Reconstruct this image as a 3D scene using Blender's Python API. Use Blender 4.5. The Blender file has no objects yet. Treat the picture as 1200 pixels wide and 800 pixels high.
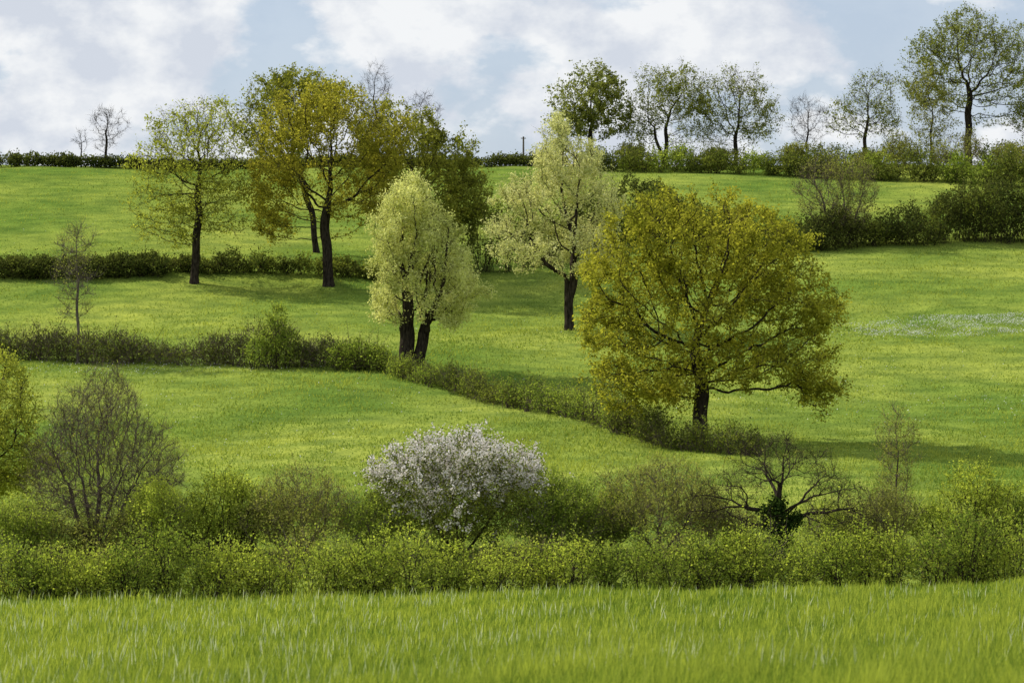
import bpy, math, numpy as np
from mathutils import Vector
sc = bpy.context.scene
COL = sc.collection
sc.view_settings.view_transform = 'Standard'
sc.view_settings.look = 'None'
sc.view_settings.exposure = 0

# ------------------------------------------------------------------ terrain
_T = [(-400,10),(-60,1.0),(0,-1.7),(15,-3.4),(30,-5.2),(42,-6.8),(55,-8.35),(68,-9.75),(80,-10.8),(88,-11.7),(95,-11.7),(100,-11.4),
      (112,-11.2),(125,-10.85),(140,-10.4),(155,-9.25),(170,-7.93),(182,-6.67),(195,-5.45),(205,-4.1),
      (215,-2.6),(226,-1.1),(235,0.1),(248,2.45),(270,6.3),(290,9.3),(300,10.4),(315,11.1),(340,11.3),(420,8),
      (700,-6),(1500,-20),(6000,-40)]
_ty = np.arange(-400, 6001, 1.0)
_tz = np.interp(_ty, [a for a, b in _T], [b for a, b in _T])
_k = np.exp(-0.5 * (np.arange(-12, 13) / 3.5) ** 2); _k /= _k.sum()
_tz = np.convolve(np.pad(_tz, 12, mode='edge'), _k, 'valid')

def gz(x, y):
    x = np.asarray(x, float); y = np.asarray(y, float)
    z = np.interp(y, _ty, _tz)
    nearw = np.clip((92 - y) / 12, 0, 1) * np.clip(y / 30, 0, 1)
    z = z + nearw * (0.028 * np.clip(x, -60, 60) + 0.07 * np.sin(x * 0.35 + 1.0) + 0.04 * np.sin(x * 0.8))
    amp = np.clip((y - 95) / 40, 0, 1)
    z = z + amp * (0.18 * np.sin(x * 0.11 + y * 0.05) + 0.10 * np.sin(x * 0.23 - y * 0.17 + 1.3) + 0.05 * np.sin(x * 0.55 + y * 0.4))
    z = z + 0.04 * np.sin(x * 0.9 + y * 0.3) * np.sin(y * 0.7)
    z = z + 0.5 * np.exp(-((y - 219) / 3.0) ** 2) * np.clip((-8 - x) / 6, 0, 1)
    return z

def snoise(p, scale, seed):
    r = np.random.RandomState(seed)
    v = np.zeros(len(p))
    for i in range(6):
        d = r.normal(size=3); d /= np.linalg.norm(d)
        f = (1.0 + 0.5 * i) / scale * 2.2
        v += np.sin(p @ d * f + r.uniform(0, 6.28)) / (1 + 0.35 * i)
    return v / 2.6

# ------------------------------------------------------------------ materials
def new_mat(name):
    m = bpy.data.materials.new(name); m.use_nodes = True
    nt = m.node_tree; nt.nodes.clear()
    out = nt.nodes.new('ShaderNodeOutputMaterial')
    return m, nt, out

def leaf_mat(name, c1, c2, trans=0.45, tcol=(1.22, 1.28, 0.8)):
    m, nt, out = new_mat(name)
    N = nt.nodes; L = nt.links
    at = N.new('ShaderNodeAttribute'); at.attribute_name = 'tint'
    rp = N.new('ShaderNodeValToRGB')
    rp.color_ramp.elements[0].position = 0.1; rp.color_ramp.elements[0].color = (*c1, 1)
    rp.color_ramp.elements[1].position = 0.9; rp.color_ramp.elements[1].color = (*c2, 1)
    L.new(at.outputs['Fac'], rp.inputs[0])
    df = N.new('ShaderNodeBsdfDiffuse'); L.new(rp.outputs[0], df.inputs[0])
    mul = N.new('ShaderNodeMix'); mul.data_type = 'RGBA'; mul.blend_type = 'MULTIPLY'; mul.inputs[0].default_value = 1
    L.new(rp.outputs[0], mul.inputs[6]); mul.inputs[7].default_value = (*tcol, 1)
    tr = N.new('ShaderNodeBsdfTranslucent'); L.new(mul.outputs[2], tr.inputs[0])
    mx = N.new('ShaderNodeMixShader'); mx.inputs[0].default_value = trans
    L.new(df.outputs[0], mx.inputs[1]); L.new(tr.outputs[0], mx.inputs[2])
    L.new(mx.outputs[0], out.inputs[0])
    return m

def bark_mat(name, c1, c2, scale=3.0):
    m, nt, out = new_mat(name)
    N = nt.nodes; L = nt.links
    tc = N.new('ShaderNodeTexCoord')
    mp = N.new('ShaderNodeMapping'); mp.inputs['Scale'].default_value = (scale, scale, scale * 0.3)
    L.new(tc.outputs['Object'], mp.inputs[0])
    nz = N.new('ShaderNodeTexNoise'); nz.inputs['Scale'].default_value = 2.5; nz.inputs['Detail'].default_value = 6
    L.new(mp.outputs[0], nz.inputs[0])
    rp = N.new('ShaderNodeValToRGB')
    rp.color_ramp.elements[0].position = 0.35; rp.color_ramp.elements[0].color = (*c1, 1)
    rp.color_ramp.elements[1].position = 0.7; rp.color_ramp.elements[1].color = (*c2, 1)
    L.new(nz.outputs['Fac'], rp.inputs[0])
    b = N.new('ShaderNodeBsdfDiffuse')
    L.new(rp.outputs[0], b.inputs[0])
    bp = N.new('ShaderNodeBump'); bp.inputs['Strength'].default_value = 0.6; bp.inputs['Distance'].default_value = 0.05
    L.new(nz.outputs['Fac'], bp.inputs['Height']); L.new(bp.outputs[0], b.inputs['Normal'])
    L.new(b.outputs[0], out.inputs[0])
    return m

BARK = bark_mat('dark_bark', (0.014, 0.011, 0.009), (0.062, 0.050, 0.038))
TWIG = bark_mat('grey_twig', (0.09, 0.075, 0.06), (0.19, 0.16, 0.13))
TWIGB = bark_mat('brown_twig', (0.08, 0.06, 0.047), (0.18, 0.145, 0.115))
TWIGD = bark_mat('dark_twig', (0.025, 0.02, 0.015), (0.07, 0.055, 0.04))
OAK = leaf_mat('oak_young_leaf', (0.19, 0.195, 0.022), (0.47, 0.44, 0.06), 0.52)
OAKO = leaf_mat('oak_bronze_leaf', (0.23, 0.22, 0.03), (0.45, 0.40, 0.06), 0.52)
OAKD = leaf_mat('oak_dark_leaf', (0.15, 0.165, 0.03), (0.31, 0.31, 0.055), 0.48)
OAKY = leaf_mat('oak_lime_leaf', (0.24, 0.26, 0.04), (0.46, 0.47, 0.085), 0.52)
CREST = leaf_mat('crest_tree_leaf', (0.13, 0.155, 0.04), (0.29, 0.30, 0.075), 0.48)
WILL = leaf_mat('willow_silver_leaf', (0.42, 0.45, 0.14), (0.78, 0.78, 0.33), 0.45, (1.12, 1.12, 0.8))
WILL2 = leaf_mat('willow_pale_leaf', (0.42, 0.44, 0.17), (0.77, 0.75, 0.38), 0.45, (1.12, 1.12, 0.8))
HEDG = leaf_mat('hedge_leaf', (0.14, 0.20, 0.032), (0.38, 0.43, 0.075), 0.52)
HEDD = leaf_mat('dark_hedge_leaf', (0.045, 0.062, 0.016), (0.15, 0.165, 0.036), 0.38)
HEDM = leaf_mat('mid_hedge_leaf', (0.08, 0.11, 0.022), (0.25, 0.27, 0.05), 0.45)
HEDY = leaf_mat('lime_hedge_leaf', (0.21, 0.27, 0.04), (0.50, 0.54, 0.09), 0.55)
OLIV = leaf_mat('olive_shrub_leaf', (0.17, 0.18, 0.045), (0.35, 0.35, 0.09), 0.48)
IVY = leaf_mat('ivy_leaf', (0.015, 0.035, 0.008), (0.07, 0.11, 0.02), 0.2)
BLOS = leaf_mat('hawthorn_blossom', (0.66, 0.61, 0.56), (0.90, 0.87, 0.83), 0.35, (1.0, 0.98, 0.95))
GRASSN = leaf_mat('tall_grass_blade', (0.105, 0.175, 0.026), (0.36, 0.42, 0.068), 0.5, (1.24, 1.2, 0.75))
GRASSF = leaf_mat('meadow_grass_blade', (0.13, 0.215, 0.036), (0.34, 0.395, 0.072), 0.45, (1.26, 1.22, 0.8))
FLOW = leaf_mat('white_flower', (0.50, 0.53, 0.45), (0.8, 0.8, 0.76), 0.3, (1, 1, 1))
SEED = leaf_mat('grass_seed_head', (0.38, 0.46, 0.18), (0.68, 0.70, 0.44), 0.4, (1, 1, 1))

def ground_mat():
    m, nt, out = new_mat('meadow_ground')
    N = nt.nodes; L = nt.links
    tc = N.new('ShaderNodeTexCoord')
    def noise(scale, det, mscale=(1, 1, 1)):
        mp = N.new('ShaderNodeMapping'); mp.inputs['Scale'].default_value = mscale
        L.new(tc.outputs['Object'], mp.inputs[0])
        n = N.new('ShaderNodeTexNoise'); n.inputs['Scale'].default_value = scale; n.inputs['Detail'].default_value = det
        L.new(mp.outputs[0], n.inputs[0]); return n
    n1 = noise(0.05, 6, (1, 1, 0)); n2 = noise(0.5, 6, (0.7, 1, 1)); n3 = noise(6.0, 5)
    r1 = N.new('ShaderNodeValToRGB')
    e = r1.color_ramp.elements
    e[0].position = 0.36; e[0].color = (0.13, 0.21, 0.034, 1)
    e[1].position = 0.64; e[1].color = (0.28, 0.335, 0.06, 1)
    L.new(n1.outputs['Fac'], r1.inputs[0])
    r2 = N.new('ShaderNodeValToRGB')
    r2.color_ramp.elements[0].position = 0.34; r2.color_ramp.elements[0].color = (0.66, 0.72, 0.76, 1)
    r2.color_ramp.elements[1].position = 0.66; r2.color_ramp.elements[1].color = (1.2, 1.15, 1.1, 1)
    L.new(n2.outputs['Fac'], r2.inputs[0])
    r3 = N.new('ShaderNodeValToRGB')
    r3.color_ramp.elements[0].position = 0.3; r3.color_ramp.elements[0].color = (0.55, 0.6, 0.65, 1)
    r3.color_ramp.elements[1].position = 0.65; r3.color_ramp.elements[1].color = (1.2, 1.15, 1.1, 1)
    L.new(n3.outputs['Fac'], r3.inputs[0])
    a = N.new('ShaderNodeMix'); a.data_type = 'RGBA'; a.blend_type = 'MULTIPLY'; a.inputs[0].default_value = 1
    L.new(r1.outputs[0], a.inputs[6]); L.new(r2.outputs[0], a.inputs[7])
    b = N.new('ShaderNodeMix'); b.data_type = 'RGBA'; b.blend_type = 'MULTIPLY'; b.inputs[0].default_value = 1
    L.new(a.outputs[2], b.inputs[6]); L.new(r3.outputs[0], b.inputs[7])
    d = N.new('ShaderNodeBsdfDiffuse'); L.new(b.outputs[2], d.inputs[0])
    bp = N.new('ShaderNodeBump'); bp.inputs['Strength'].default_value = 0.5; bp.inputs['Distance'].default_value = 0.15
    L.new(n3.outputs['Fac'], bp.inputs['Height']); L.new(bp.outputs[0], d.inputs['Normal'])
    L.new(d.outputs[0], out.inputs[0])
    return m
GROUND = ground_mat()

# ------------------------------------------------------------------ mesh helpers
def make_obj(name, verts, quads, mats, midx=None, tint=None, smooth=False, parent=None):
    me = bpy.data.meshes.new(name)
    nv, nf = len(verts), len(quads)
    me.vertices.add(nv); me.vertices.foreach_set('co', np.ascontiguousarray(verts, dtype=np.float32).ravel())
    me.loops.add(nf * 4); me.loops.foreach_set('vertex_index', np.ascontiguousarray(quads, dtype=np.int32).ravel())
    me.polygons.add(nf); me.polygons.foreach_set('loop_start', np.arange(0, nf * 4, 4, dtype=np.int32))
    if midx is not None: me.polygons.foreach_set('material_index', np.asarray(midx, dtype=np.int32))
    sm = np.zeros(nf, dtype=bool) if smooth is False else (np.ones(nf, dtype=bool) if smooth is True else smooth)
    me.polygons.foreach_set('use_smooth', sm)
    for m in mats: me.materials.append(m)
    if tint is not None:
        at = me.attributes.new('tint', 'FLOAT', 'FACE')
        at.data.foreach_set('value', np.asarray(tint, dtype=np.float32))
    me.update(calc_edges=True)
    ob = bpy.data.objects.new(name, me); COL.objects.link(ob)
    if parent is not None: ob.parent = parent
    return ob

def unit(v):
    return v / (np.linalg.norm(v, axis=-1, keepdims=True) + 1e-9)

def frame(d):
    ref = np.zeros_like(d); m = np.abs(d[:, 0]) > 0.85
    ref[:, 0] = 1; ref[m, 0] = 0; ref[m, 1] = 1
    a = unit(np.cross(d, ref)); b = np.cross(d, a)
    return a, b

def tubes(p0, p1, r0, r1, d0, d1, sides):
    n = len(p0)
    if n == 0: return np.zeros((0, 3)), np.zeros((0, 4), int)
    an = np.arange(sides) / sides * 2 * math.pi
    c, s = np.cos(an)[None, :, None], np.sin(an)[None, :, None]
    a0, b0 = frame(d0); a1, b1 = frame(d1)
    v0 = p0[:, None] + r0[:, None, None] * (a0[:, None] * c + b0[:, None] * s)
    v1 = p1[:, None] + r1[:, None, None] * (a1[:, None] * c + b1[:, None] * s)
    V = np.concatenate([v0, v1], 1).reshape(-1, 3)
    i = np.arange(sides); j = (i + 1) % sides
    q = np.stack([i, j, j + sides, i + sides], 1)
    Q = (q[None] + (np.arange(n) * 2 * sides)[:, None, None]).reshape(-1, 4)
    return V, Q

def ribbons(rng, q0, q1, q2, r):
    n = len(q0)
    s = unit(np.cross(q2 - q0, rng.normal(size=(n, 3))))
    a = s * r[:, None]
    V = np.stack([q0 - a, q0 + a, q1 + a * .75, q1 - a * .75, q2 + a * .3, q2 - a * .3], 1).reshape(-1, 3)
    o = (np.arange(n) * 6)[:, None]
    Q = np.concatenate([o + np.array([[0, 1, 2, 3]]), o + np.array([[3, 2, 4, 5]])], 1).reshape(-1, 4)
    return V, Q

def leaves(rng, c, size, aspect=0.6, flat=0.4, var=0.45):
    n = len(c)
    nrm = unit(unit(rng.normal(size=(n, 3))) + np.array([0, 0, flat]))
    t = unit(np.cross(nrm, rng.normal(size=(n, 3)))); b = np.cross(nrm, t)
    L = (size * (1 + var * rng.uniform(-1, 1, n)))[:, None]
    V = np.stack([c - t * L * .5, c + b * L * aspect * .5, c + t * L * .5, c - b * L * aspect * .5], 1).reshape(-1, 3)
    return V, np.arange(n * 4).reshape(-1, 4)

def join(parts):
    Vs, Qs, Ms, Ts, S = [], [], [], [], []; o = 0
    for V, Q, m, t, s in parts:
        if len(Q) == 0: continue
        Vs.append(V); Qs.append(Q + o); o += len(V)
        Ms.append(np.full(len(Q), m)); Ts.append(t if t is not None else np.zeros(len(Q))); S.append(np.full(len(Q), s))
    return np.concatenate(Vs), np.concatenate(Qs), np.concatenate(Ms), np.concatenate(Ts), np.concatenate(S)

def root(name, x, y, label, category, group=None, dz=0.0):
    e = bpy.data.objects.new(name, None); e.empty_display_size = 0.5
    e.location = (x, y, float(gz(x, y)) + dz); COL.objects.link(e)
    e['label'] = label; e['category'] = category
    if group: e['group'] = group
    return e

# ------------------------------------------------------------------ tree growth
def crown_points(rng, lobes, u, n, seed, ygain=0.8, cav=0.25, rough=0.15):
    L = np.array([(a, b, c, d) for a, b, c, d in lobes], float) * u
    W = np.max(np.abs(L[:, 0]) + L[:, 2])
    ry = np.maximum(L[:, 2], ygain * W * np.sqrt(np.clip(1 - (L[:, 0] / W) ** 2, 0.05, 1)) * 0.9)
    vol = L[:, 2] * L[:, 3] * ry
    k = rng.choice(len(L), size=n * 3, p=vol / vol.sum())
    d = unit(rng.normal(size=(n * 3, 3)))
    r = rng.uniform(0, 1, n * 3) ** (1 / 2.6)
    bump = 1.03 + rough * snoise(d * 2.0 + k[:, None] * 3.1, 0.9, seed + 5)
    p = np.stack([L[k, 0] + d[:, 0] * r * bump * L[k, 2], d[:, 1] * r * bump * ry[k], L[k, 1] + d[:, 2] * r * bump * L[k, 3]], 1)
    dens = snoise(p, 2.2 * u / 0.05 * 0.9, seed + 9)
    keep = dens > (-1 + cav * 2 - 0.35)
    return p[keep][:n]

def grow(rng, trunks, attrs, step, dk, minz, noise=0.22, inertia=0.35, maxit=140):
    P, PA = [], []
    allow = []
    for tr in trunks:
        tr = np.array(tr, float)
        seg = np.linalg.norm(np.diff(tr, axis=0), axis=1); cum = np.r_[0, np.cumsum(seg)]
        ns = max(3, int(cum[-1] / step) + 1)
        ts = np.linspace(0, cum[-1], ns)
        pts = np.stack([np.interp(ts, cum, tr[:, i]) for i in range(3)], 1)
        ph = rng.uniform(0, 6.28, 2)
        w = np.clip(ts / (cum[-1] + 1e-6), 0, 1)
        pts[:, 0] += 0.3 * step * np.sin(ts * 1.7 + ph[0]) * w
        pts[:, 1] += 0.3 * step * np.sin(ts * 1.3 + ph[1]) * w
        for i in range(ns):
            PA.append(-1 if i == 0 else len(P) - 1); P.append(pts[i])
            allow.append(pts[i][2] >= minz or i == ns - 1)
    cap = 14000
    pos = np.zeros((cap, 3)); dr = np.zeros((cap, 3)); par = np.full(cap, -1); ch = np.zeros(cap, int)
    n = len(P); pos[:n] = P; par[:n] = PA
    for i in range(n):
        if par[i] >= 0: dr[i] = pos[i] - pos[par[i]]
        else: dr[i] = (0, 0, 1)
    dr[:n] = unit(dr[:n])
    al = np.where(allow)[0]
    A = attrs.copy()
    D = np.linalg.norm(A[:, None] - pos[al][None], axis=2)
    ni = al[D.argmin(1)]; nd = D.min(1)
    for it in range(maxit):
        if len(A) == 0 or n > cap - 800: break
        v = unit(A - pos[ni])
        acc = np.zeros((n, 3)); np.add.at(acc, ni, v)
        act = np.unique(ni)
        full = ch[act] >= 3
        bad = set(act[full].tolist())
        act = act[~full]
        if len(act) == 0: break
        nv = unit(acc[act]) + inertia * dr[act] + noise * rng.normal(size=(len(act), 3))
        nv = unit(nv)
        newp = pos[act] + nv * step * rng.uniform(0.85, 1.15, len(act))[:, None]
        m = len(act)
        pos[n:n + m] = newp; dr[n:n + m] = nv; par[n:n + m] = act; ch[act] += 1
        if bad:
            kp = ~np.isin(ni, list(bad)); A, ni, nd = A[kp], ni[kp], nd[kp]
        if len(A):
            D2 = (A ** 2).sum(1)[:, None] + (newp ** 2).sum(1)[None] - 2 * A @ newp.T
            j = D2.argmin(1); dm = np.sqrt(np.maximum(D2[np.arange(len(A)), j], 0))
            b = dm < nd
            nd[b] = dm[b]; ni[b] = n + j[b]
            kp = nd > dk
            A, ni, nd = A[kp], ni[kp], nd[kp]
        n += m
    return pos[:n], dr[:n], par[:n]

def tree(name, label, x, y, u, lobes, trunks, R, n=900, step=0.35, dk=None, leaf=None, lsize=0.16, nleaf=0, ntwig=3,
         twig_len=0.6, bark=None, twigm=None, seed=1, category='tree', group=None, mintr=None, cav=0.25, noise=0.25,
         ygain=0.8, blossom=None, nblos=0, rt=0.012, droop=0.0, up=0.25, leafsd=0.15, inertia=0.35, aspect=0.7, clump=0.7, gap=1.2, rough=0.15):
    rng = np.random.RandomState(seed)
    bark = bark or BARK; twigm = twigm or TWIGD
    dk = dk or step * 2.0
    A = crown_points(rng, lobes, u, n, seed, ygain, cav, rough)
    trs = []
    for t in trunks:
        trs.append([(a[0] * u, (a[2] * u if len(a) > 2 else 0.0), a[1] * u - (0.25 if i == 0 else 0)) for i, a in enumerate(t)])
    if mintr is None: mintr = trunks[0][-1][1] * 0.72
    pos, dr, par = grow(rng, trs, A, step, dk, mintr * u, noise, inertia)
    N = len(pos)
    cnt = np.zeros(N); main = np.full(N, -1)
    for i in range(N - 1, -1, -1):
        if cnt[i] == 0: cnt[i] = 1
        p = par[i]
        if p >= 0:
            cnt[p] += cnt[i]
            if main[p] < 0 or cnt[i] > cnt[main[p]]: main[p] = i
    roots = np.where(par < 0)[0]; mx = cnt[roots].max()
    ex = math.log(R / rt) / math.log(max(mx, 2))
    rad = rt * cnt ** ex
    zz = pos[:, 2]
    rad = rad * (1 + 0.45 * np.exp(-np.maximum(zz + 0.1, 0) / (R * 1.1)) * (rad > R * 0.5))
    idx = np.where(par >= 0)[0]; pp = par[idx]
    ismain = main[pp] == idx
    d0 = np.where(ismain[:, None], dr[pp], dr[idx])
    r0 = np.where(ismain, rad[pp], np.minimum(rad[pp], rad[idx] * 1.3))
    thick = rad[idx] > max(R * 0.16, 0.045)
    def seg(mask, sides):
        k = idx[mask]
        return tubes(pos[par[k]], pos[k], r0[mask], rad[k], d0[mask], dr[k], sides)
    e = root(name, x, y, label, category, group)
    V1, Q1 = seg(thick, 9)
    if len(Q1) == 0: V1, Q1 = seg(rad[idx] > R * 0.4, 6)
    make_obj('trunk', V1, Q1, [bark], smooth=True, parent=e)
    parts = []
    V2, Q2 = seg(~thick, 4 if R > 0.2 else 3)
    parts.append((V2, Q2, 0, None, True))
    thin = np.where((cnt <= 6) & (par >= 0) & (zz > mintr * u * 0.6))[0]
    b = np.repeat(thin, ntwig)
    m = len(b)
    td = unit(dr[b] * 0.5 + unit(rng.normal(size=(m, 3))) * 0.8 + np.array([0, 0, up]))
    tl = twig_len * rng.uniform(0.45, 1.1, m)
    q0 = pos[b]; q1 = q0 + td * (tl * 0.55)[:, None]
    td2 = unit(td + 0.35 * rng.normal(size=(m, 3)) + np.array([0, 0, up * 0.5 - droop]))
    q2 = q1 + td2 * (tl * 0.5)[:, None]
    a1, a2 = ribbons(rng, q0, q1, q2, np.full(m, rt * 0.9)); parts.append((a1, a2, 0, None, False))
    mats = [twigm]
    if leaf is not None and nleaf > 0:
        mats.append(leaf)
        wt = np.exp(clump * rng.normal(size=m)) * np.exp(gap * snoise(q0, 1.6 * max(u / 0.05, 0.6), seed + 77))
        k = rng.choice(m, int(nleaf), p=wt / wt.sum())
        t = rng.uniform(0.1, 1.1, len(k))[:, None]
        c = np.where(t < 0.55, q0[k] + (q1[k] - q0[k]) * t / 0.55, q1[k] + (q2[k] - q1[k]) * (t - 0.55) / 0.5)
        c = c + rng.normal(size=c.shape) * leafsd
        lv, lq = leaves(rng, c, lsize, aspect)
        tn = np.clip(0.5 + 0.28 * snoise(c, 2.5, seed + 3) + 0.28 * rng.normal(size=len(c)), 0, 1)
        parts.append((lv, lq, 1, tn, False))
    if blossom is not None:
        mats.append(blossom)
        wt = np.exp(0.8 * rng.normal(size=m)) * np.exp(0.9 * snoise(q0, 0.7, seed + 31))
        k = rng.choice(m, int(nblos), p=wt / wt.sum())
        t = rng.uniform(0.3, 1.15, len(k))[:, None]
        c = q0[k] + (q2[k] - q0[k]) * t + rng.normal(size=(len(k), 3)) * 0.06
        w = 0.9 * snoise(c, 0.9, seed + 33) + (c[:, 2] / (c[:, 2].max()) - 0.45) * 2.6
        c = c[w > 0.05]
        lv, lq = leaves(rng, c, 0.078, 0.9, 0.3)
        parts.append((lv, lq, len(mats) - 1, rng.uniform(0, 1, len(lq)), False))
    V, Q, M, T, S = join(parts)
    make_obj('crown', V, Q, mats, M, T, S, parent=e)
    return e, pos, dr, rad

# ------------------------------------------------------------------ bushes and hedges
def bush(name, label, x, y, blobs, leaf, lsize, seed, shoots=260, nl=8, shoot_len=0.6, stemm=None, category='hedge', group=None,
         barefrac=0.1, dens=1.0, upb=0.7, leaf2=None, patch=0.25, evenness=0.0):
    rng = np.random.RandomState(seed)
    stemm = stemm or TWIGD
    e = root(name, x, y, label, category, group)
    z0 = e.location.z
    B = np.array(blobs, float)
    area = B[:, 3] * (B[:, 3] + B[:, 4])
    area = area / area.mean()
    cnt = np.maximum((shoots * area * dens * rng.uniform(0.6 + 0.4 * evenness, 1.3 - 0.3 * evenness, len(B))).astype(int), 5)
    k = np.repeat(np.arange(len(B)), cnt)
    m = len(k)
    d = unit(rng.normal(size=(m, 3)) + np.array([0, 0, 0.2]))
    lump = 1 + 0.25 * snoise(d * 1.5 + B[k, :3] * 0.7, 0.8, seed + 2)
    r = (0.4 + 0.6 * rng.uniform(0, 1, m) ** 0.5) * lump
    bx = x + B[k, 0] + d[:, 0] * r * B[k, 3]; by = y + B[k, 1] + d[:, 1] * r * B[k, 3]
    g = gz(x + B[k, 0], y + B[k, 1])
    bz = g + B[k, 2] + d[:, 2] * r * B[k, 4]
    gg = gz(bx, by)
    bz = np.maximum(bz, gg + rng.uniform(0.0, 0.3, m))
    q0 = np.stack([bx - x, by - y, bz - z0], 1)
    sd = unit(d * 0.55 + np.array([0, 0, upb]) + 0.45 * rng.normal(size=(m, 3)))
    sl = shoot_len * rng.uniform(0.2, 1.0, m) ** 1.5
    sl = np.where(rng.uniform(size=m) < 0.05, sl * 2.0, sl)
    sd2 = unit(sd + 0.3 * rng.normal(size=(m, 3)))
    q1 = q0 + sd * (sl * .5)[:, None]; q2 = q1 + sd2 * (sl * .5)[:, None]
    rr = np.full(m, 0.009 if lsize < 0.12 else 0.018)
    sp = []
    a = ribbons(rng, q0, q1, q2, rr); sp.append((a[0], a[1], 0, None, False))
    kk = rng.choice(m, size=max(6, m // 12), replace=False)
    base = np.stack([B[k[kk], 0] + rng.normal(size=len(kk)) * 0.25 * B[k[kk], 3],
                     B[k[kk], 1] + rng.normal(size=len(kk)) * 0.25 * B[k[kk], 3], np.zeros(len(kk))], 1)
    base[:, 2] = gz(x + base[:, 0], y + base[:, 1]) - z0 - 0.1
    mid = (base + q0[kk]) / 2 + np.array([0, 0, 0.15]) + rng.normal(size=base.shape) * 0.1
    s1 = unit(mid - base); s2 = unit(q0[kk] - mid); rb = rng.uniform(0.012, 0.03, len(kk))
    a = tubes(base, mid, rb, rb * .7, s1, s1, 3); sp.append((a[0], a[1], 0, None, True))
    a = tubes(mid, q0[kk], rb * .7, rb * .35, s2, s2, 3); sp.append((a[0], a[1], 0, None, True))
    V, Q, M, T, S = join(sp)
    make_obj('stems', V, Q, [stemm], M, None, S, parent=e)
    pb = np.clip(barefrac + patch * snoise(B[:, :3], 3.0, seed + 8), 0, 0.9)
    act = np.where(rng.uniform(size=m) > pb[k])[0]
    kl = np.repeat(act, nl)
    t = rng.uniform(0.0, 1.1, len(kl))[:, None]
    c = np.where(t < .5, q0[kl] + (q1[kl] - q0[kl]) * t * 2, q1[kl] + (q2[kl] - q1[kl]) * (t - .5) * 2)
    c = c + rng.normal(size=c.shape) * lsize * 0.7
    lv, lq = leaves(rng, c, lsize, 0.7)
    tn = np.clip(0.45 + 0.3 * snoise(c, 2.0, seed + 3) + 0.25 * rng.normal(size=len(c)), 0, 1)
    mi = None; mats = [leaf]
    if leaf2 is not None:
        mats.append(leaf2)
        bb = snoise(B[:, :3], 2.5, seed + 19) > 0.1
        mi = bb[k[kl]].astype(int)
    make_obj('foliage', lv, lq, mats, mi, tn, False, parent=e)
    return e

def path_blobs(path, hts, spacing, width, seed, x0, y0, rows=1, hvar=0.25):
    rng = np.random.RandomState(seed)
    P = np.array(path, float); seg = np.linalg.norm(np.diff(P, axis=0), axis=1); cum = np.r_[0, np.cumsum(seg)]
    out = []; t = 0
    while t < cum[-1]:
        px = np.interp(t, cum, P[:, 0]); py = np.interp(t, cum, P[:, 1]); h = np.interp(t, cum, hts)
        for r in range(rows):
            hh = h * (1 + hvar * rng.uniform(-1, 0.8))
            w = width * rng.uniform(0.7, 1.3)
            out.append((px - x0 + rng.normal() * 0.3 * spacing, py - y0 + (r - (rows - 1) / 2) * width * 1.1 + rng.normal() * 0.25 * width, hh * 0.46, w, hh * 0.46))
        t += spacing * rng.uniform(0.7, 1.3)
    return out

def hedge(name, label, path, hts, leaf, lsize, seed, spacing, width, rows=1, **kw):
    mx, my = np.mean([p[0] for p in path]), np.mean([p[1] for p in path])
    hv = kw.pop('hvar', 0.25)
    return bush(name, label, mx, my, path_blobs(path, hts, spacing, width, seed, mx, my, rows, hv), leaf, lsize, seed, **kw)

# ================================================================== GROUND
xs = np.unique(np.r_[np.linspace(-4000, -130, 24), np.linspace(-130, 130, 209), np.linspace(130, 4000, 24)])
ys = np.unique(np.r_[np.linspace(-400, 0, 12), np.arange(0, 345, 1.25), np.linspace(345, 6000, 60)])
X, Y = np.meshgrid(xs, ys)
V = np.stack([X.ravel(), Y.ravel(), gz(X.ravel(), Y.ravel())], 1)
nx, ny = len(xs), len(ys)
i, j = np.meshgrid(np.arange(nx - 1), np.arange(ny - 1)); b = (j * nx + i).ravel()
Q = np.stack([b, b + 1, b + nx + 1, b + nx], 1)
g = make_obj('ground', V, Q, [GROUND], smooth=True)
g['kind'] = 'structure'; g['label'] = 'green rolling pasture hillside and valley field'; g['category'] = 'ground'

# ------------------------------------------------------------------ grass
def blades(name, label, x, y, h, w, mat, tint, lean, seed, seg2=True):
    rng = np.random.RandomState(seed); n = len(x)
    z = gz(x, y) - 0.03
    a = rng.uniform(0, math.pi, n); dx, dy = np.cos(a) * w / 2, np.sin(a) * w / 2
    la = rng.uniform(0, 6.28, n); lm = lean * h * rng.uniform(0.1, 1, n)
    lx, ly = np.cos(la) * lm + 0.06 * h, np.sin(la) * lm
    c = np.stack([x, y, z], 1)
    D = np.stack([dx, dy, np.zeros(n)], 1)
    mid = c + np.stack([lx * .3, ly * .3, h * .55], 1); tip = c + np.stack([lx, ly, h], 1)
    if seg2:
        V = np.stack([c - D, c + D, mid + D * .8, mid - D * .8, tip + D * .12, tip - D * .12], 1).reshape(-1, 3)
        o = (np.arange(n) * 6)[:, None]
        Q = np.concatenate([o + np.array([[0, 1, 2, 3]]), o + np.array([[3, 2, 4, 5]])], 1).reshape(-1, 4)
        T = np.repeat(tint, 2)
    else:
        V = np.stack([c - D, c + D, tip + D * .25, tip - D * .25], 1).reshape(-1, 3)
        Q = np.arange(n * 4).reshape(-1, 4); T = tint
    ob = make_obj(name, V, Q, [mat], None, T, False)
    ob['kind'] = 'stuff'; ob['label'] = label; ob['category'] = 'grass'
    return ob
rng = np.random.RandomState(11)
n = 290000
yy = 26 * (90 / 26) ** rng.uniform(0, 1, n)
xx = rng.uniform(-1, 1, n) * (0.222 * yy + 1.0)
p3 = np.stack([xx, yy * 0.6, np.zeros(n)], 1)
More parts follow.
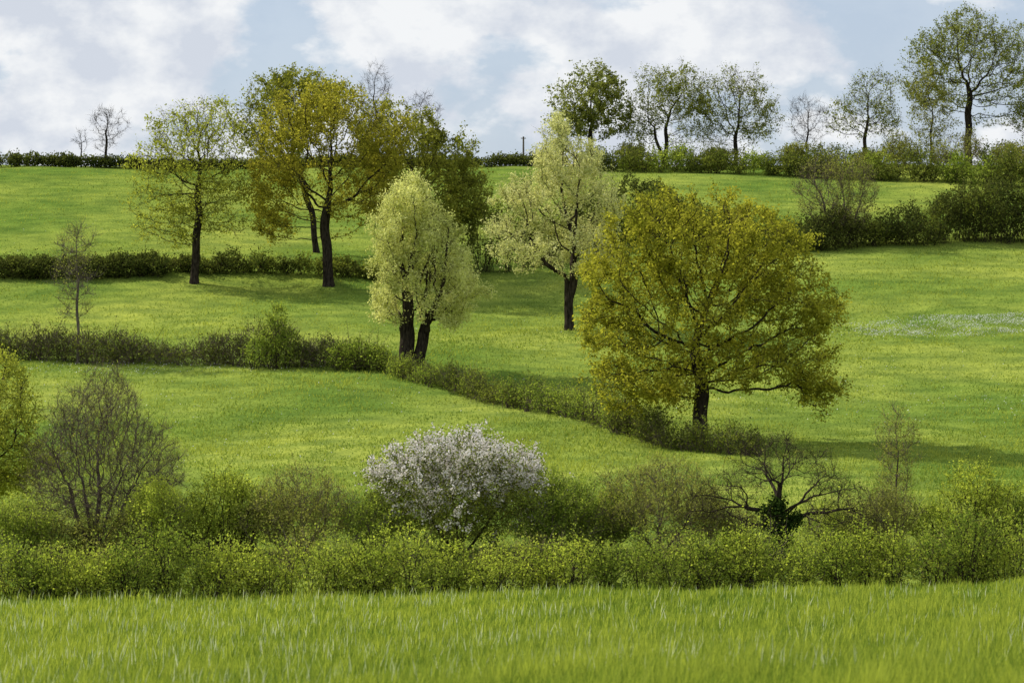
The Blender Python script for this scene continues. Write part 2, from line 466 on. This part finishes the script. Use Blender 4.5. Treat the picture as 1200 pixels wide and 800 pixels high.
cl = snoise(p3, 0.6, 41); cl2 = snoise(p3, 5.0, 42); cl4 = snoise(p3, 1.7, 44)
kp = cl * 0.6 + rng.normal(size=n) * 0.6 > -0.75
xx, yy, cl, cl2, cl4 = xx[kp], yy[kp], cl[kp], cl2[kp], cl4[kp]; n = len(xx)
h = (0.24 + 0.08 * cl + 0.05 * cl4 + 0.03 * cl2) * np.where(rng.uniform(size=n) < 0.06, rng.uniform(1.2, 2.0, n), rng.uniform(0.45, 1.2, n))
w = 0.00036 * yy + 0.002
blades('tall_grass', 'tall bright green grass in the near field', xx, yy, h, w, GRASSN,
       np.clip(0.5 + 0.22 * cl + 0.18 * cl2 + 0.15 * cl4 + 0.28 * rng.normal(size=n), 0, 1), 0.4, 12)
n = 9000
yy = rng.uniform(32, 88, n); xx = rng.uniform(-1, 1, n) * (0.235 * yy + 2)
kp = snoise(np.stack([xx, yy, np.zeros(n)], 1), 4.0, 77) + (-xx / 30) + 0.6 * rng.normal(size=n) > 0.35
xx, yy = xx[kp], yy[kp]; n = len(xx)
blades('grass_seed_heads', 'pale seed heads standing above the near grass', xx, yy, rng.uniform(.26, .5, n), 0.00045 * yy, SEED,
       rng.uniform(0, 1, n), 0.35, 13)

n = 320000
rows = rng.uniform(0, 1, n)
yy = np.interp(rows, [0, .25, .5, .75, .9, 1], [96, 122, 150, 195, 240, 306])
xx = rng.uniform(-1, 1, n) * (0.22 * yy + 3)
p3 = np.stack([xx * .8, yy * 0.8, np.zeros(n)], 1)
cl = snoise(p3, 1.6, 51); cl2 = snoise(p3, 9.0, 52); cl3 = snoise(p3, 4.0, 53)
kp = cl + rng.normal(size=n) * 0.7 > -0.5
xx, yy, cl, cl2, cl3 = xx[kp], yy[kp], cl[kp], cl2[kp], cl3[kp]; n = len(xx)
h = (0.12 + 0.045 * cl + 0.02 * cl3) * rng.uniform(0.5, 1.6, n)
blades('meadow_grass', 'short grazed meadow grass tufts on the hillside', xx, yy, h, 0.0004 * yy + 0.01, GRASSF,
       np.clip(0.5 + 0.18 * cl + 0.26 * cl2 + 0.2 * cl3 + 0.24 * rng.normal(size=n), 0, 1), 0.8, 14, False)

def flowers(cx, cy, sx, sy, n, seed, size=0.07):
    r = np.random.RandomState(seed)
    x = cx + r.normal(size=n) * sx; y = cy + r.uniform(-1.8, 1.8, size=n) * sy
    k = snoise(np.stack([x, y * .7, x * 0], 1), 2.0, seed) + r.normal(size=n) * .5 > 0.15
    return x[k], y[k]
F = [flowers(30, 193, 3.0, 2.4, 5000, 3), flowers(38, 193.5, 4, 3.2, 13000, 4), flowers(-27, 174, 9, 1.6, 1500, 5), flowers(14, 182, 14, 10, 900, 6),
     flowers(-20, 150, 16, 12, 1600, 7), flowers(-30, 240, 16, 10, 700, 8), flowers(30, 160, 10, 10, 1200, 9)]
fx = np.concatenate([f[0] for f in F]); fy = np.concatenate([f[1] for f in F])
rf = np.random.RandomState(8)
fv, fq = leaves(rf, np.stack([fx, fy, gz(fx, fy) + rf.uniform(.08, .2, len(fx))], 1), 0.068, 0.9, 1.2)
fo = make_obj('meadow_flowers', fv, fq, [FLOW], None, rf.uniform(0, 1, len(fq)), False)
fo['kind'] = 'stuff'; fo['label'] = 'small white flowers scattered through meadow grass'; fo['category'] = 'flowers'

# ================================================================== TREES
tree('oak_tree', 'broad spreading oak with yellow-green young leaves in the meadow', 10.36, 140, 0.0467,
     [(-20,240,84,66),(50,232,66,52),(-82,195,62,58),(80,195,64,58),(122,160,50,48),(-106,140,44,48),(-80,85,52,44),(118,98,52,46),
      (140,68,34,36),(0,150,90,55),(45,95,55,30),(-40,75,48,32),(-105,75,30,26)],
     [[(0,0),(-1,30),(1,60),(-3,85),(-6,120)]], 0.40, n=2800, step=0.32, dk=0.58, leaf=OAK, lsize=0.15, nleaf=76000, ntwig=3, twig_len=0.75,
     seed=21, mintr=56, cav=0.48, ygain=0.6, gap=1.25, clump=.9, droop=.1, rough=.22, rt=.013)
tree('oak_tree', 'airy oak with sparse lime leaves and drooping bare boughs', -26.7, 215, 0.0717,
     [(-15,165,42,42),(18,182,42,34),(-45,130,35,42),(38,125,30,46),(0,125,45,45),(-50,85,30,28),(45,78,30,28),(0,85,40,28),(-55,60,18,16)],
     [[(0,0),(2,35),(5,70),(6,120)]], 0.34, n=1900, step=0.42, dk=0.72, leaf=OAKY, lsize=0.18, nleaf=14000, ntwig=5, twig_len=1.1, seed=22,
     mintr=40, cav=0.4, droop=0.35, gap=1.6, rough=.25)
tree('oak_tree', 'large oak with bronze-yellow spring leaves on the field bank', -15.4, 215, 0.0717,
     [(-10,195,68,46),(-58,160,44,46),(58,170,44,44),(-66,108,36,38),(62,105,38,42),(0,125,60,45),(-60,70,28,20)],
     [[(0,0),(-1,30),(-4,60),(-2,100)]], 0.42, n=2000, step=0.4, dk=0.72, leaf=OAKO, lsize=0.19, nleaf=36000, ntwig=4, twig_len=1.0, seed=23,
     mintr=48, cav=0.5, gap=1.4, droop=.2, rough=.25)
tree('oak_tree', 'dark olive oak crowded beside the bronze oak', -9.0, 222, 0.074,
     [(-8,150,54,50),(42,128,42,46),(-30,175,36,32),(58,88,38,34),(10,90,52,40),(76,105,22,22)],
     [[(0,0),(4,35),(6,60),(8,90)]], 0.36, n=1500, step=0.42, dk=0.78, leaf=OAKD, lsize=0.2, nleaf=31000, ntwig=4, twig_len=1.0, seed=24,
     mintr=36, cav=0.42, gap=1.3, droop=.2, rough=.25)
tree('oak_tree', 'tall green oak standing behind the field bank', -18.0, 236, 0.0787,
     [(-50,165,42,42),(-20,190,40,26),(-72,150,26,34),(10,175,34,30),(-40,120,36,30)],
     [[(0,0),(-6,50),(-22,95)]], 0.28, n=1100, step=0.45, dk=0.8, leaf=OAKD, lsize=0.21, nleaf=17000, ntwig=4, twig_len=1.0, seed=25, mintr=50, gap=1.5, rough=.25)
tree('willow_tree', 'silvery pale green pollard willow with two dark trunks', -6.6, 170, 0.0567,
     [(-4,192,32,34),(-22,150,24,38),(20,156,34,38),(-22,105,25,40),(42,118,30,34),(60,84,24,24),(0,120,38,45),(34,72,34,22),(-26,72,20,18)],
     [[(-4,0),(-8,24),(-7,46)],[(4,0),(8,22),(13,44)]], 0.50, n=2000, step=0.3, dk=0.52, leaf=WILL, lsize=0.15, nleaf=60000, ntwig=3,
     twig_len=0.8, seed=26, mintr=36, cav=0.4, up=0.5, aspect=0.5, gap=1.2, clump=.9, rough=.28)
tree('willow_tree', 'tall feathery willow with pale catkin-like foliage', 4.33, 194, 0.0647,
     [(-14,218,24,32),(18,192,24,26),(-50,150,34,30),(36,148,26,40),(-6,160,30,32),(-55,98,38,32),(-8,105,34,34),(26,88,32,36),(-80,112,20,18),(-30,195,18,20)],
     [[(0,0),(-2,35),(-5,62)],[(0,0),(0,35),(6,70)]], 0.34, n=1800, step=0.36, dk=0.64, leaf=WILL2, lsize=0.17, nleaf=46000, ntwig=3,
     twig_len=0.9, seed=27, mintr=40, cav=0.5, up=0.5, aspect=0.5, clump=1.0, gap=1.3, rough=.3)
tree('bare_tree', 'slender leafless tree rising from the field hedge', -29.9, 176, 0.0587,
     [(0,115,28,52),(-3,80,24,36),(4,150,16,16)], [[(0,0),(1,40),(0,90),(1,135)]], 0.10, n=600, step=0.32, dk=0.55, leaf=OLIV, lsize=0.10,
     nleaf=1500, ntwig=6, twig_len=0.9, bark=TWIG, twigm=TWIG, seed=28, mintr=35, up=0.6)
tree('bare_tree', 'brownish twiggy tree budding beside a hedge', 30.8, 240, 0.08,
     [(5,66,40,42),(-28,66,30,36),(0,35,38,24)], [[(0,0),(2,15),(6,40)],[(0,0),(-14,20),(-20,40)],[(0,0),(12,20),(20,40)]], 0.14, n=1300,
     step=0.34, dk=0.5, leaf=OLIV, lsize=0.14, nleaf=5000, ntwig=6, twig_len=0.9, bark=TWIGB, twigm=TWIGB, seed=29, mintr=10, up=0.5)
GR = 'trees along the ridge'
tree('ridge_tree', 'full green tree on the skyline ridge', 9.35, 305, 0.1017,
     [(0,75,42,38),(-24,66,28,28),(26,62,28,32),(4,100,28,22),(-18,45,22,16)], [[(0,0),(0,25),(1,50)]], 0.28, n=1100, step=0.5, dk=0.85, leaf=CREST, lsize=0.25,
     nleaf=15000, ntwig=3, twig_len=1.1, seed=31, group=GR, mintr=22, rough=.3)
tree('ridge_tree', 'half-leafed wide tree on the skyline ridge', 18.3, 305, 0.1017,
     [(-5,76,38,38),(24,84,26,34),(-30,50,22,24),(30,45,24,22)], [[(0,0),(0,25),(1,50)],[(0,0),(-7,22),(-14,45)]], 0.25, n=1200, step=0.48, dk=0.75, leaf=CREST,
     lsize=0.2, nleaf=9500, ntwig=4, twig_len=1.2, seed=32, group=GR, mintr=16, rough=.35, noise=.32, gap=1.5)
tree('ridge_tree', 'rounded tree with thin foliage on the skyline', 26.6, 305, 0.1017,
     [(-12,72,38,36),(20,62,32,34),(4,96,28,22),(-20,38,24,14)], [[(0,0),(0,25),(1,45)]], 0.25, n=1200, step=0.48, dk=0.75, leaf=CREST, lsize=0.2, nleaf=8500, ntwig=4,
     twig_len=1.2, seed=33, group=GR, mintr=16, rough=.35, noise=.32, gap=1.5)
tree('ridge_tree', 'small leafless tree on the skyline ridge', 35.2, 306, 0.102,
     [(0,52,24,30)], [[(0,0),(0,20),(0,40)]], 0.12, n=450, step=0.42, dk=0.62, ntwig=6, twig_len=1.0, twigm=TWIGD, seed=34, group=GR, mintr=12, rough=.3)
tree('ridge_tree', 'open-branched tree with few leaves on the skyline', 42.0, 305, 0.1017,
     [(4,68,34,34),(-22,58,26,24),(10,94,24,18),(24,45,18,16)], [[(0,0),(0,25),(1,50)]], 0.22, n=1000, step=0.48, dk=0.75, leaf=CREST, lsize=0.2, nleaf=4000, ntwig=5,
     twig_len=1.1, seed=35, group=GR, mintr=18, rough=.35, noise=.32)
tree('ridge_tree', 'tallest spreading oak on the skyline ridge', 54.3, 305, 0.1017,
     [(0,112,66,50),(-52,96,36,34),(52,98,42,42),(-5,150,44,30),(40,138,36,30),(72,75,28,28),(-48,135,24,20)], [[(0,0),(-1,30),(0,55),(0,90)]], 0.42, n=2100, step=0.48, dk=0.8, leaf=CREST,
     lsize=0.21, nleaf=22000, ntwig=4, twig_len=1.2, seed=36, group=GR, mintr=36, cav=0.45, rough=.3, noise=.32, gap=1.4)
tree('ridge_tree', 'slender light green tree on the ridge', 49.0, 300, 0.1,
     [(0,62,28,44),(-6,95,16,20)], [[(0,0),(0,25),(1,60)]], 0.14, n=600, step=0.42, dk=0.7, leaf=OLIV, lsize=0.2, nleaf=4500, ntwig=5,
     twig_len=1.0, twigm=TWIG, seed=37, group=GR, mintr=12, rough=.3)
tree('ridge_tree', 'bare multi-stemmed tree on the ridge', 62.0, 302, 0.1,
     [(0,60,36,36)], [[(0,0),(0,25),(1,45)]], 0.2, n=600, step=0.5, dk=0.85, leaf=CREST, lsize=0.2, nleaf=2500, ntwig=5, twig_len=1.0, seed=38, group=GR, mintr=15)
tree('ridge_tree', 'lone leafless tree beside the ridge hedge', -47.5, 300, 0.1,
     [(0,50,24,24),(0,30,14,14)], [[(0,0),(0,20),(0,40)]], 0.16, n=450, step=0.38, dk=0.6, ntwig=6, twig_len=0.8, twigm=TWIGD, seed=39, group=GR, mintr=14, rough=.3)
tree('ridge_tree', 'very small leafless tree beside the ridge hedge', -50.6, 301, 0.1,
     [(0,32,10,15)], [[(0,0),(0,20)]], 0.08, n=140, step=0.3, dk=0.5, ntwig=5, twig_len=0.6, twigm=TWIGD, seed=40, group=GR, mintr=12)
for k, (px, hh, sx) in enumerate([(-16.0, 122, 22), (-10.5, 90, 24)]):
    tree('ridge_tree', 'leafless winter-bare tree on the ridge', px, 301, 0.1,
         [(0, hh * 0.7, sx, hh * 0.3), (0, hh * .45, sx * .8, hh * .25)], [[(0,0),(0,hh*.3),(0,hh*.6)]], 0.16, n=500, step=0.42, dk=0.65, ntwig=6, twig_len=0.9,
         twigm=TWIGD, seed=41 + k, group=GR, mintr=hh * .25)

tree('field_tree', 'yellow-green leafy tree at the meadow edge', -22.0, 106, 0.0353,
     [(0,120,64,70),(30,85,50,46),(15,165,34,40),(0,60,55,40)], [[(0,0),(0,40),(2,80)]], 0.2, n=1500, step=0.26, dk=0.46, leaf=OAKY, lsize=0.11,
     nleaf=24000, ntwig=3, twig_len=0.7, seed=51, mintr=20, cav=0.5, gap=1.6, rough=.3)
tree('bare_shrub', 'tall leafless grey-brown multi-stemmed shrub behind the hedge', -16.3, 100, 0.0333,
     [(0,110,72,72),(14,168,36,46),(-42,80,44,50),(54,95,52,48),(-20,145,38,40),(0,50,60,34),(80,80,28,26)],
     [[(0,0),(2,30),(4,70)],[(-2,0),(-18,30),(-30,60)],[(2,0),(22,30),(36,60)],[(1,0),(8,25,12),(14,60,30)],[(-1,0),(-6,25,-12),(-8,60,-26)]],
     0.085, n=4800, step=0.19, dk=0.27, leaf=OLIV, lsize=0.07, nleaf=5000, ntwig=6, twig_len=0.55, bark=TWIGB, twigm=TWIGB, seed=52, mintr=12,
     category='shrub', rt=0.006, up=0.5, leafsd=0.05, noise=0.26, rough=.3)
tree('hawthorn_shrub', 'wide hawthorn shrub covered in white blossom', -2.0, 99, 0.033,
     [(0,76,70,46),(-62,80,46,42),(64,72,46,42),(10,112,48,26),(-40,110,24,20),(0,40,75,34),(90,48,30,28),(-80,40,30,30)],
     [[(0,0),(0,15),(0,40)],[(-2,0),(-20,20),(-38,45)],[(2,0),(20,20),(38,45)],[(0,0),(2,15,15),(6,40,30)],[(0,0),(-2,15,-15),(-6,40,-30)]],
     0.06, n=3000, step=0.2, dk=0.32, leaf=HEDM, lsize=0.08, nleaf=38000, ntwig=3, twig_len=0.7, bark=TWIGD, twigm=TWIGD, seed=53, mintr=8,
     blossom=BLOS, nblos=46000, category='shrub', rt=0.006, up=0.5, leafsd=0.1, gap=0.5, rough=.3)
e, dpos, ddr, drad = tree('dead_tree', 'gnarled leafless old tree with ivy-covered trunk', 10.2, 97, 0.0323,
     [(-20,112,44,26),(-66,86,40,20),(62,84,42,20),(-96,58,36,14),(96,52,44,14),(5,142,18,16),(36,112,30,20),(-50,52,40,12),(50,50,40,12)],
     [[(0,0),(-2,22),(2,42),(0,62)]], 0.30, n=850, step=0.22, dk=0.36, leaf=OLIV, lsize=0.07, nleaf=800, ntwig=4, twig_len=0.7,
     bark=BARK, twigm=TWIGD, seed=57, mintr=26, noise=0.3, rt=0.0075, up=0.1, inertia=0.6, ygain=0.6, rough=.3)
ri = np.random.RandomState(5)
sel = np.where((drad > 0.05) & (dpos[:, 2] < 72 * 0.0323) & (np.hypot(dpos[:, 0], dpos[:, 1]) < 0.7))[0]
k = ri.choice(sel, 9000); c = dpos[k] + unit(ri.normal(size=(9000, 3))) * (drad[k][:, None] + np.abs(ri.normal(size=(9000, 1))) * 0.16)
lv, lq = leaves(ri, c, 0.09, 0.9)
make_obj('ivy', lv, lq, [IVY], None, ri.uniform(0, 1, len(lq)), False, parent=e)
tree('sapling', 'thin budding sapling with upright twigs', 15.2, 101, 0.0337,
     [(0,105,24,58),(-4,60,22,34)], [[(0,0),(1,40),(0,110)],[(1,0),(8,40),(12,80)]], 0.05, n=800, step=0.2, dk=0.32, leaf=OLIV, lsize=0.07, nleaf=2500, ntwig=5,
     twig_len=0.6, bark=TWIGB, twigm=TWIGB, seed=55, mintr=15, rt=0.006, up=0.7, rough=.3)
for k, (sx, sy, lob, lf, nl, lab) in enumerate([
    (-8.2, 98.5, [(0,52,60,44),(-30,40,38,32),(30,40,38,30)], OLIV, 11000, 'twiggy olive shrub just coming into leaf'),
    (5.7, 98.5, [(0,58,66,50),(-35,42,45,34),(40,42,42,34)], OLIV, 13000, 'domed olive-green twiggy shrub'),
    (-5.3, 98.0, [(0,38,40,28)], HEDG, 8000, 'low green shrub with sparse leaves'),
    (1.6, 97.5, [(0,48,48,38),(25,38,38,30)], HEDG, 20000, 'fresh green leafy shrub beside the hawthorn'),
    (14.2, 98.5, [(0,38,45,30)], OLIV, 6000, 'low shrub beside the dead tree'),
    (8.3, 99.5, [(0,26,36,20)], OLIV, 3000, 'low brown twiggy shrub'),
    (-13.6, 97.5, [(0,44,44,34)], HEDY, 13000, 'bright yellow-green young shrub'),
    (3.5, 99.0, [(0,36,40,26)], HEDG, 9000, 'small green shrub in the scrub'),
    (12.4, 99.3, [(0,24,32,18)], HEDG, 6000, 'small green shrub in the scrub'),
    (-18.8, 97.5, [(0,34,44,26)], HEDG, 9000, 'small green shrub in the scrub')]):
    tree('shrub', lab, sx, sy, 0.033, lob,
         [[(0,0),(0,12),(0,25)],[(-1,0),(-12,14),(-24,28)],[(1,0),(12,14),(24,28)],[(0,0),(1,12,10),(2,28,24)],[(0,0),(-1,12,-10),(-2,28,-24)]],
         0.05, n=1500, step=0.18, dk=0.3, leaf=lf, lsize=0.08, nleaf=nl, ntwig=4, twig_len=0.7, bark=TWIGB, twigm=TWIGB, seed=60 + k + (120 if k > 5 else 0), mintr=6,
         category='shrub', rt=0.006, up=0.6, group='shrubs behind the hedge', leafsd=0.08, rough=.3)
GS = 'shrubs behind the hedge'
bush('leafy_shrub', 'dense yellow-green rounded shrub', -11.2, 98.5, [(0,0,1.6,1.2,1.4),(1.0,.4,1.5,1.1,1.1),(-1.2,0,1.1,1.1,1.0),(0.3,.2,2.5,.7,.7)], HEDY, 0.09, 71, shoots=400, nl=8, category='shrub', group=GS, patch=.4, barefrac=.2)
bush('leafy_shrub', 'tall fresh green shrub beside the valley hedge', 17.6, 98.5, [(0,0,1.6,1.3,1.4),(1.4,.4,1.4,1.2,1.2),(-1.3,0,1.0,1.0,.9),(.2,.3,2.6,.8,.9),(2.8,0,1.2,1.1,1.1)], HEDG, 0.09, 72, shoots=460, nl=8, category='shrub', group=GS, patch=.1, barefrac=.1, leaf2=HEDY)
bush('leafy_shrub', 'low green shrub under the bare shrub', -15.8, 97.5, [(0,0,.8,1.1,.8),(1.4,0,.9,1.1,.8),(-1.6,0,.7,1.1,.7)], OLIV, 0.09, 73, shoots=300, nl=7, category='shrub', group=GS, barefrac=.3)

# ================================================================== HEDGES
hedge('valley_hedge', 'long leafy green hedge along the near field edge', [(-25,87),(-19,87.2),(-16,87.2),(-12,87.3),(-8,87.3),(-3,87.5),(1,87.5),(5,87.5),(9,87.8),(14,88),(25,88)],
      [1.4,1.8,1.3,1.75,1.35,1.7,1.3,1.75,1.5,1.95,1.9], HEDY, 0.085, 81, 0.8, 0.72,
      rows=2, shoots=125, nl=8, shoot_len=0.85, hvar=0.55, leaf2=HEDG, barefrac=.1, patch=.25)
hedge('scrub', 'tangled green scrub behind the valley hedge', [(-22,93),(-8,92.5),(6,92.5),(24,93)], [1.3,1.1,1.1,1.6], HEDG, 0.09, 82, 1.4, 0.85,
      rows=1, shoots=130, nl=7, shoot_len=0.9, hvar=0.7, leaf2=OLIV, barefrac=.3, stemm=TWIGB)
hedge('field_hedge', 'dark overgrown field hedge crossing the meadow', [(-42,179),(-36,178),(-30,177),(-24,176),(-19,175),(-16.3,174.5),(-14,173.5),(-11,172),(-8.8,171)],
      [1.5,1.7,1.8,1.2,1.9,2.6,2.0,1.5,1.2], HEDD, 0.12, 83, 0.75, 0.9, rows=2, shoots=100, nl=5, hvar=0.5, leaf2=HEDM, barefrac=.4, stemm=TWIGB, shoot_len=1.1, patch=.15)
bush('leafy_shrub', 'bright green bush growing in the field hedge', -16.2, 172.6, [(0,0,2.2,1.0,1.7),(.9,0,1.3,1.0,1.2),(-.9,0,1.2,.9,1.0),(.3,0,3.5,.6,.8)], HEDG, 0.13, 84, shoots=160, nl=7, category='shrub')
bush('leafy_shrub', 'green bush at the hedge end beside the pollard willow', -10.2, 170.6, [(0,0,.9,1.1,.95),(1.4,-.6,.7,.9,.75),(-1.4,.3,.9,.9,.8)], HEDG, 0.13, 85, shoots=180, nl=7, category='shrub')
hedge('field_hedge', 'low hedge running down the meadow to the oak', [(-8.6,170),(-6,166),(-3,160.5),(-.5,155.5),(2.3,151),(5,147),(7.2,142),(9,137.5),(11.5,134.5),(13,134)],
      [.8,.8,1.3,1.1,1.5,1.8,1.3,1.0,1.3,.7], HEDM, 0.11, 86, 0.9, 0.7, rows=2, shoots=100, nl=6, hvar=0.75, leaf2=HEDG, barefrac=.3, stemm=TWIGB, shoot_len=.9)
hedge('field_hedge', 'dark clipped hedge along the upper field bank', [(-52,219),(-40,218),(-30,217.5)], [1.6,1.7,1.6], HEDD, 0.18, 87, 0.7, 0.9, rows=2, shoots=80, nl=7, hvar=0.15, barefrac=0, patch=0, evenness=1)
hedge('field_hedge', 'low bramble hedge beneath the oaks on the bank', [(-29,219),(-22,219),(-14,219),(-7,219),(-4,220)], [.9,1.5,1.1,1.8,2.4], HEDD, 0.18, 88, 1.1, 0.95, rows=2, shoots=70, nl=7, hvar=0.65, leaf2=HEDM, barefrac=.15, patch=.2)
bush('leafy_shrub', 'dark green thicket beside the oaks', -2.2, 224, [(-2.6,0,3.0,1.8,3.0),(0,1,3.6,1.9,3.4),(1.8,0,2.9,1.7,2.8),(3.6,1,2.4,1.7,2.3),(-1,0,5.4,1.4,1.4)], HEDD, 0.18, 89, shoots=360, nl=7, category='shrub', leaf2=HEDM)
hedge('field_hedge', 'deep green overgrown hedge between the willows and the slope', [(2,228),(6,234),(10,240),(15,243),(20,242),(26,238)], [4.0,3.8,4.2,4.0,2.6,2.2], HEDD, 0.19, 95, 1.3, 1.4,
      rows=2, shoots=130, nl=7, hvar=0.4, leaf2=HEDM, shoot_len=1.0, barefrac=.05, patch=.1)
bush('leafy_shrub', 'dark green bushes on the middle slope', 11.5, 250, [(-3,0,2.0,1.7,1.9),(0,0,2.6,2.0,2.5),(2.4,0,2.2,1.7,2.0),(-5,0,1.5,1.6,1.4),(4.2,0,1.5,1.4,1.4)], HEDD, 0.19, 90, shoots=300, nl=7, category='shrub')
hedge('field_hedge', 'dark rising hedge across the hillside pasture', [(25,236),(29,239),(34,240),(38,241),(42,243),(48,243),(56,244),(64,244)], [2.0,3.0,2.8,2.9,4.4,5.4,4.8,5.0], HEDD, 0.19, 91, 1.1, 1.5,
      rows=2, shoots=150, nl=7, hvar=0.45, leaf2=HEDM, shoot_len=1.1, barefrac=.05, patch=.1)
hedge('field_hedge', 'light green hedge climbing toward the ridge', [(9,297),(20,294),(32,289),(42,284),(52,278),(64,272)], [1.8,2.2,1.9,2.4,2.8,2.6], HEDM, 0.2, 92, 1.3, 1.1, rows=2, shoots=90, nl=7, hvar=0.6, leaf2=HEDG, barefrac=.2, shoot_len=1.1)
hedge('ridge_hedge', 'low dark hedge along the open ridge skyline', [(-72,300),(-60,300),(-50,300),(-30,300),(-2,300),(6,301)], [1.7,1.6,1.1,1.1,1.1,1.3], HEDD, 0.24, 93, 0.8, 1.0, rows=1, shoots=80, nl=6, hvar=0.2, barefrac=0, patch=0, evenness=1)
hedge('ridge_hedge', 'overgrown hedge along the ridge under the trees', [(10,303),(30,303),(48,303),(70,303)], [1.5,1.8,2.4,2.4], HEDM, 0.2, 94, 1.2, 1.2, rows=1, shoots=90, nl=6, hvar=0.7, leaf2=OLIV, barefrac=.15, shoot_len=1.0)
for k, (sx, sy, hh) in enumerate([(45, 297, 4.2), (52, 294, 4.5), (56.5, 292, 3.4), (33, 298, 2.8), (60, 290, 4.0), (24, 299, 2.6), (14, 300, 3.0), (48.5, 288, 3.6), (40, 286, 3.2), (57, 281, 3.6), (36, 292, 2.4)]):
    tree('shrub', 'twiggy light green shrub on the ridge slope', sx, sy, 0.1, [(0, hh*5.5, hh*4.5, hh*4), (0, hh*3, hh*4, hh*2.5)],
         [[(0,0),(0,8),(0,20)],[(0,0),(-6,10),(-12,22)],[(0,0),(6,10),(12,22)]], 0.08, n=500, step=0.38, dk=0.55, leaf=OLIV, lsize=0.18, nleaf=(800 if k % 3 == 1 else 3500), ntwig=6,
         twig_len=0.9, bark=TWIGB, twigm=TWIGB, seed=100 + k, mintr=6, category='shrub', group='shrubs on the ridge slope', rough=.3)

e = root('utility_pole', 1.35, 303, 'slim grey wooden utility pole on the ridge', 'pole')
p0 = np.array([[0, 0, -0.3], [0, 0, 1.0], [0, 0, 2.2]]); p1 = np.array([[0, 0, 1.0], [0, 0, 2.2], [0, 0, 3.4]])
up = np.tile([[0., 0., 1.]], (3, 1))
a = tubes(p0, p1, np.array([.13, .12, .11]), np.array([.12, .11, .1]), up, up, 10)
make_obj('post', a[0], a[1], [TWIG], smooth=True, parent=e)
sx = np.array([[1., 0., 0.]])
a = tubes(np.array([[-.3, 0, 3.2]]), np.array([[.3, 0, 3.2]]), np.array([.05]), np.array([.05]), sx, sx, 6)
make_obj('crossarm', a[0], a[1], [TWIG], smooth=False, parent=e)

# ================================================================== LIGHT, SKY, CAMERA
el = math.radians(42); azx, azy = -0.90, 0.43
sdir = Vector((azx * math.cos(el), azy * math.cos(el), math.sin(el)))
sun = bpy.data.lights.new('sun', 'SUN'); sun.energy = 5.0; sun.angle = math.radians(0.5); sun.color = (1.0, 0.94, 0.85)
so = bpy.data.objects.new('sun', sun); COL.objects.link(so)
so.rotation_euler = (-sdir).to_track_quat('-Z', 'Y').to_euler(); so.location = (0, 0, 100)

w = bpy.data.worlds.new('World'); sc.world = w; w.use_nodes = True
nt = w.node_tree; nt.nodes.clear(); N = nt.nodes; L = nt.links
out = N.new('ShaderNodeOutputWorld'); bg = N.new('ShaderNodeBackground'); bg.inputs[1].default_value = 0.12
sky = N.new('ShaderNodeTexSky'); sky.sky_type = 'NISHITA'; sky.sun_disc = False
sky.sun_elevation = el; sky.sun_rotation = math.atan2(azx, azy)
sky.air_density = 1.0; sky.dust_density = 0.6; sky.ozone_density = 2.0
tc = N.new('ShaderNodeTexCoord')
def wn(scale, det, rough, msc, loc, dist=0.0):
    mp = N.new('ShaderNodeMapping'); mp.inputs['Scale'].default_value = msc; mp.inputs['Location'].default_value = loc
    L.new(tc.outputs['Generated'], mp.inputs[0])
    n = N.new('ShaderNodeTexNoise'); n.inputs['Scale'].default_value = scale; n.inputs['Detail'].default_value = det; n.inputs['Roughness'].default_value = rough
    n.inputs['Distortion'].default_value = dist
    L.new(mp.outputs[0], n.inputs[0]); return n
n1 = wn(14, 12, 0.56, (1, 1, 1.7), (0.35, 0, 0.1), 0.0)
r1 = N.new('ShaderNodeValToRGB'); r1.color_ramp.elements[0].position = 0.455; r1.color_ramp.elements[1].position = 0.525
r1.color_ramp.elements[0].color = (0.15, 0.15, 0.15, 1)
L.new(n1.outputs['Fac'], r1.inputs[0])
n2 = wn(30, 12, 0.58, (1, 1, 1.5), (0.3, 0, 0.12), 0.0)
r2 = N.new('ShaderNodeValToRGB')
r2.color_ramp.elements[0].position = 0.40; r2.color_ramp.elements[0].color = (5.4, 5.8, 6.5, 1)
r2.color_ramp.elements[1].position = 0.60; r2.color_ramp.elements[1].color = (7.5, 7.65, 7.8, 1)
L.new(n2.outputs['Fac'], r2.inputs[0])
tint = N.new('ShaderNodeMix'); tint.data_type = 'RGBA'; tint.inputs[0].default_value = 0.75
L.new(sky.outputs[0], tint.inputs[6]); tint.inputs[7].default_value = (4.0, 4.8, 6.1, 1)
mx = N.new('ShaderNodeMix'); mx.data_type = 'RGBA'
L.new(r1.outputs[0], mx.inputs[0]); L.new(tint.outputs[2], mx.inputs[6]); L.new(r2.outputs[0], mx.inputs[7])
L.new(mx.outputs[2], bg.inputs[0]); L.new(bg.outputs[0], out.inputs[0])

cam = bpy.data.cameras.new('camera'); cam.lens = 90; cam.sensor_width = 36; cam.clip_end = 9000; cam.clip_start = 0.1
cam.dof.use_dof = True; cam.dof.focus_distance = 145; cam.dof.aperture_fstop = 2.6
co = bpy.data.objects.new('camera', cam); COL.objects.link(co)
co.location = (0, 0, 0); co.rotation_euler = (math.radians(90 - 1.909), 0, 0)
sc.camera = co
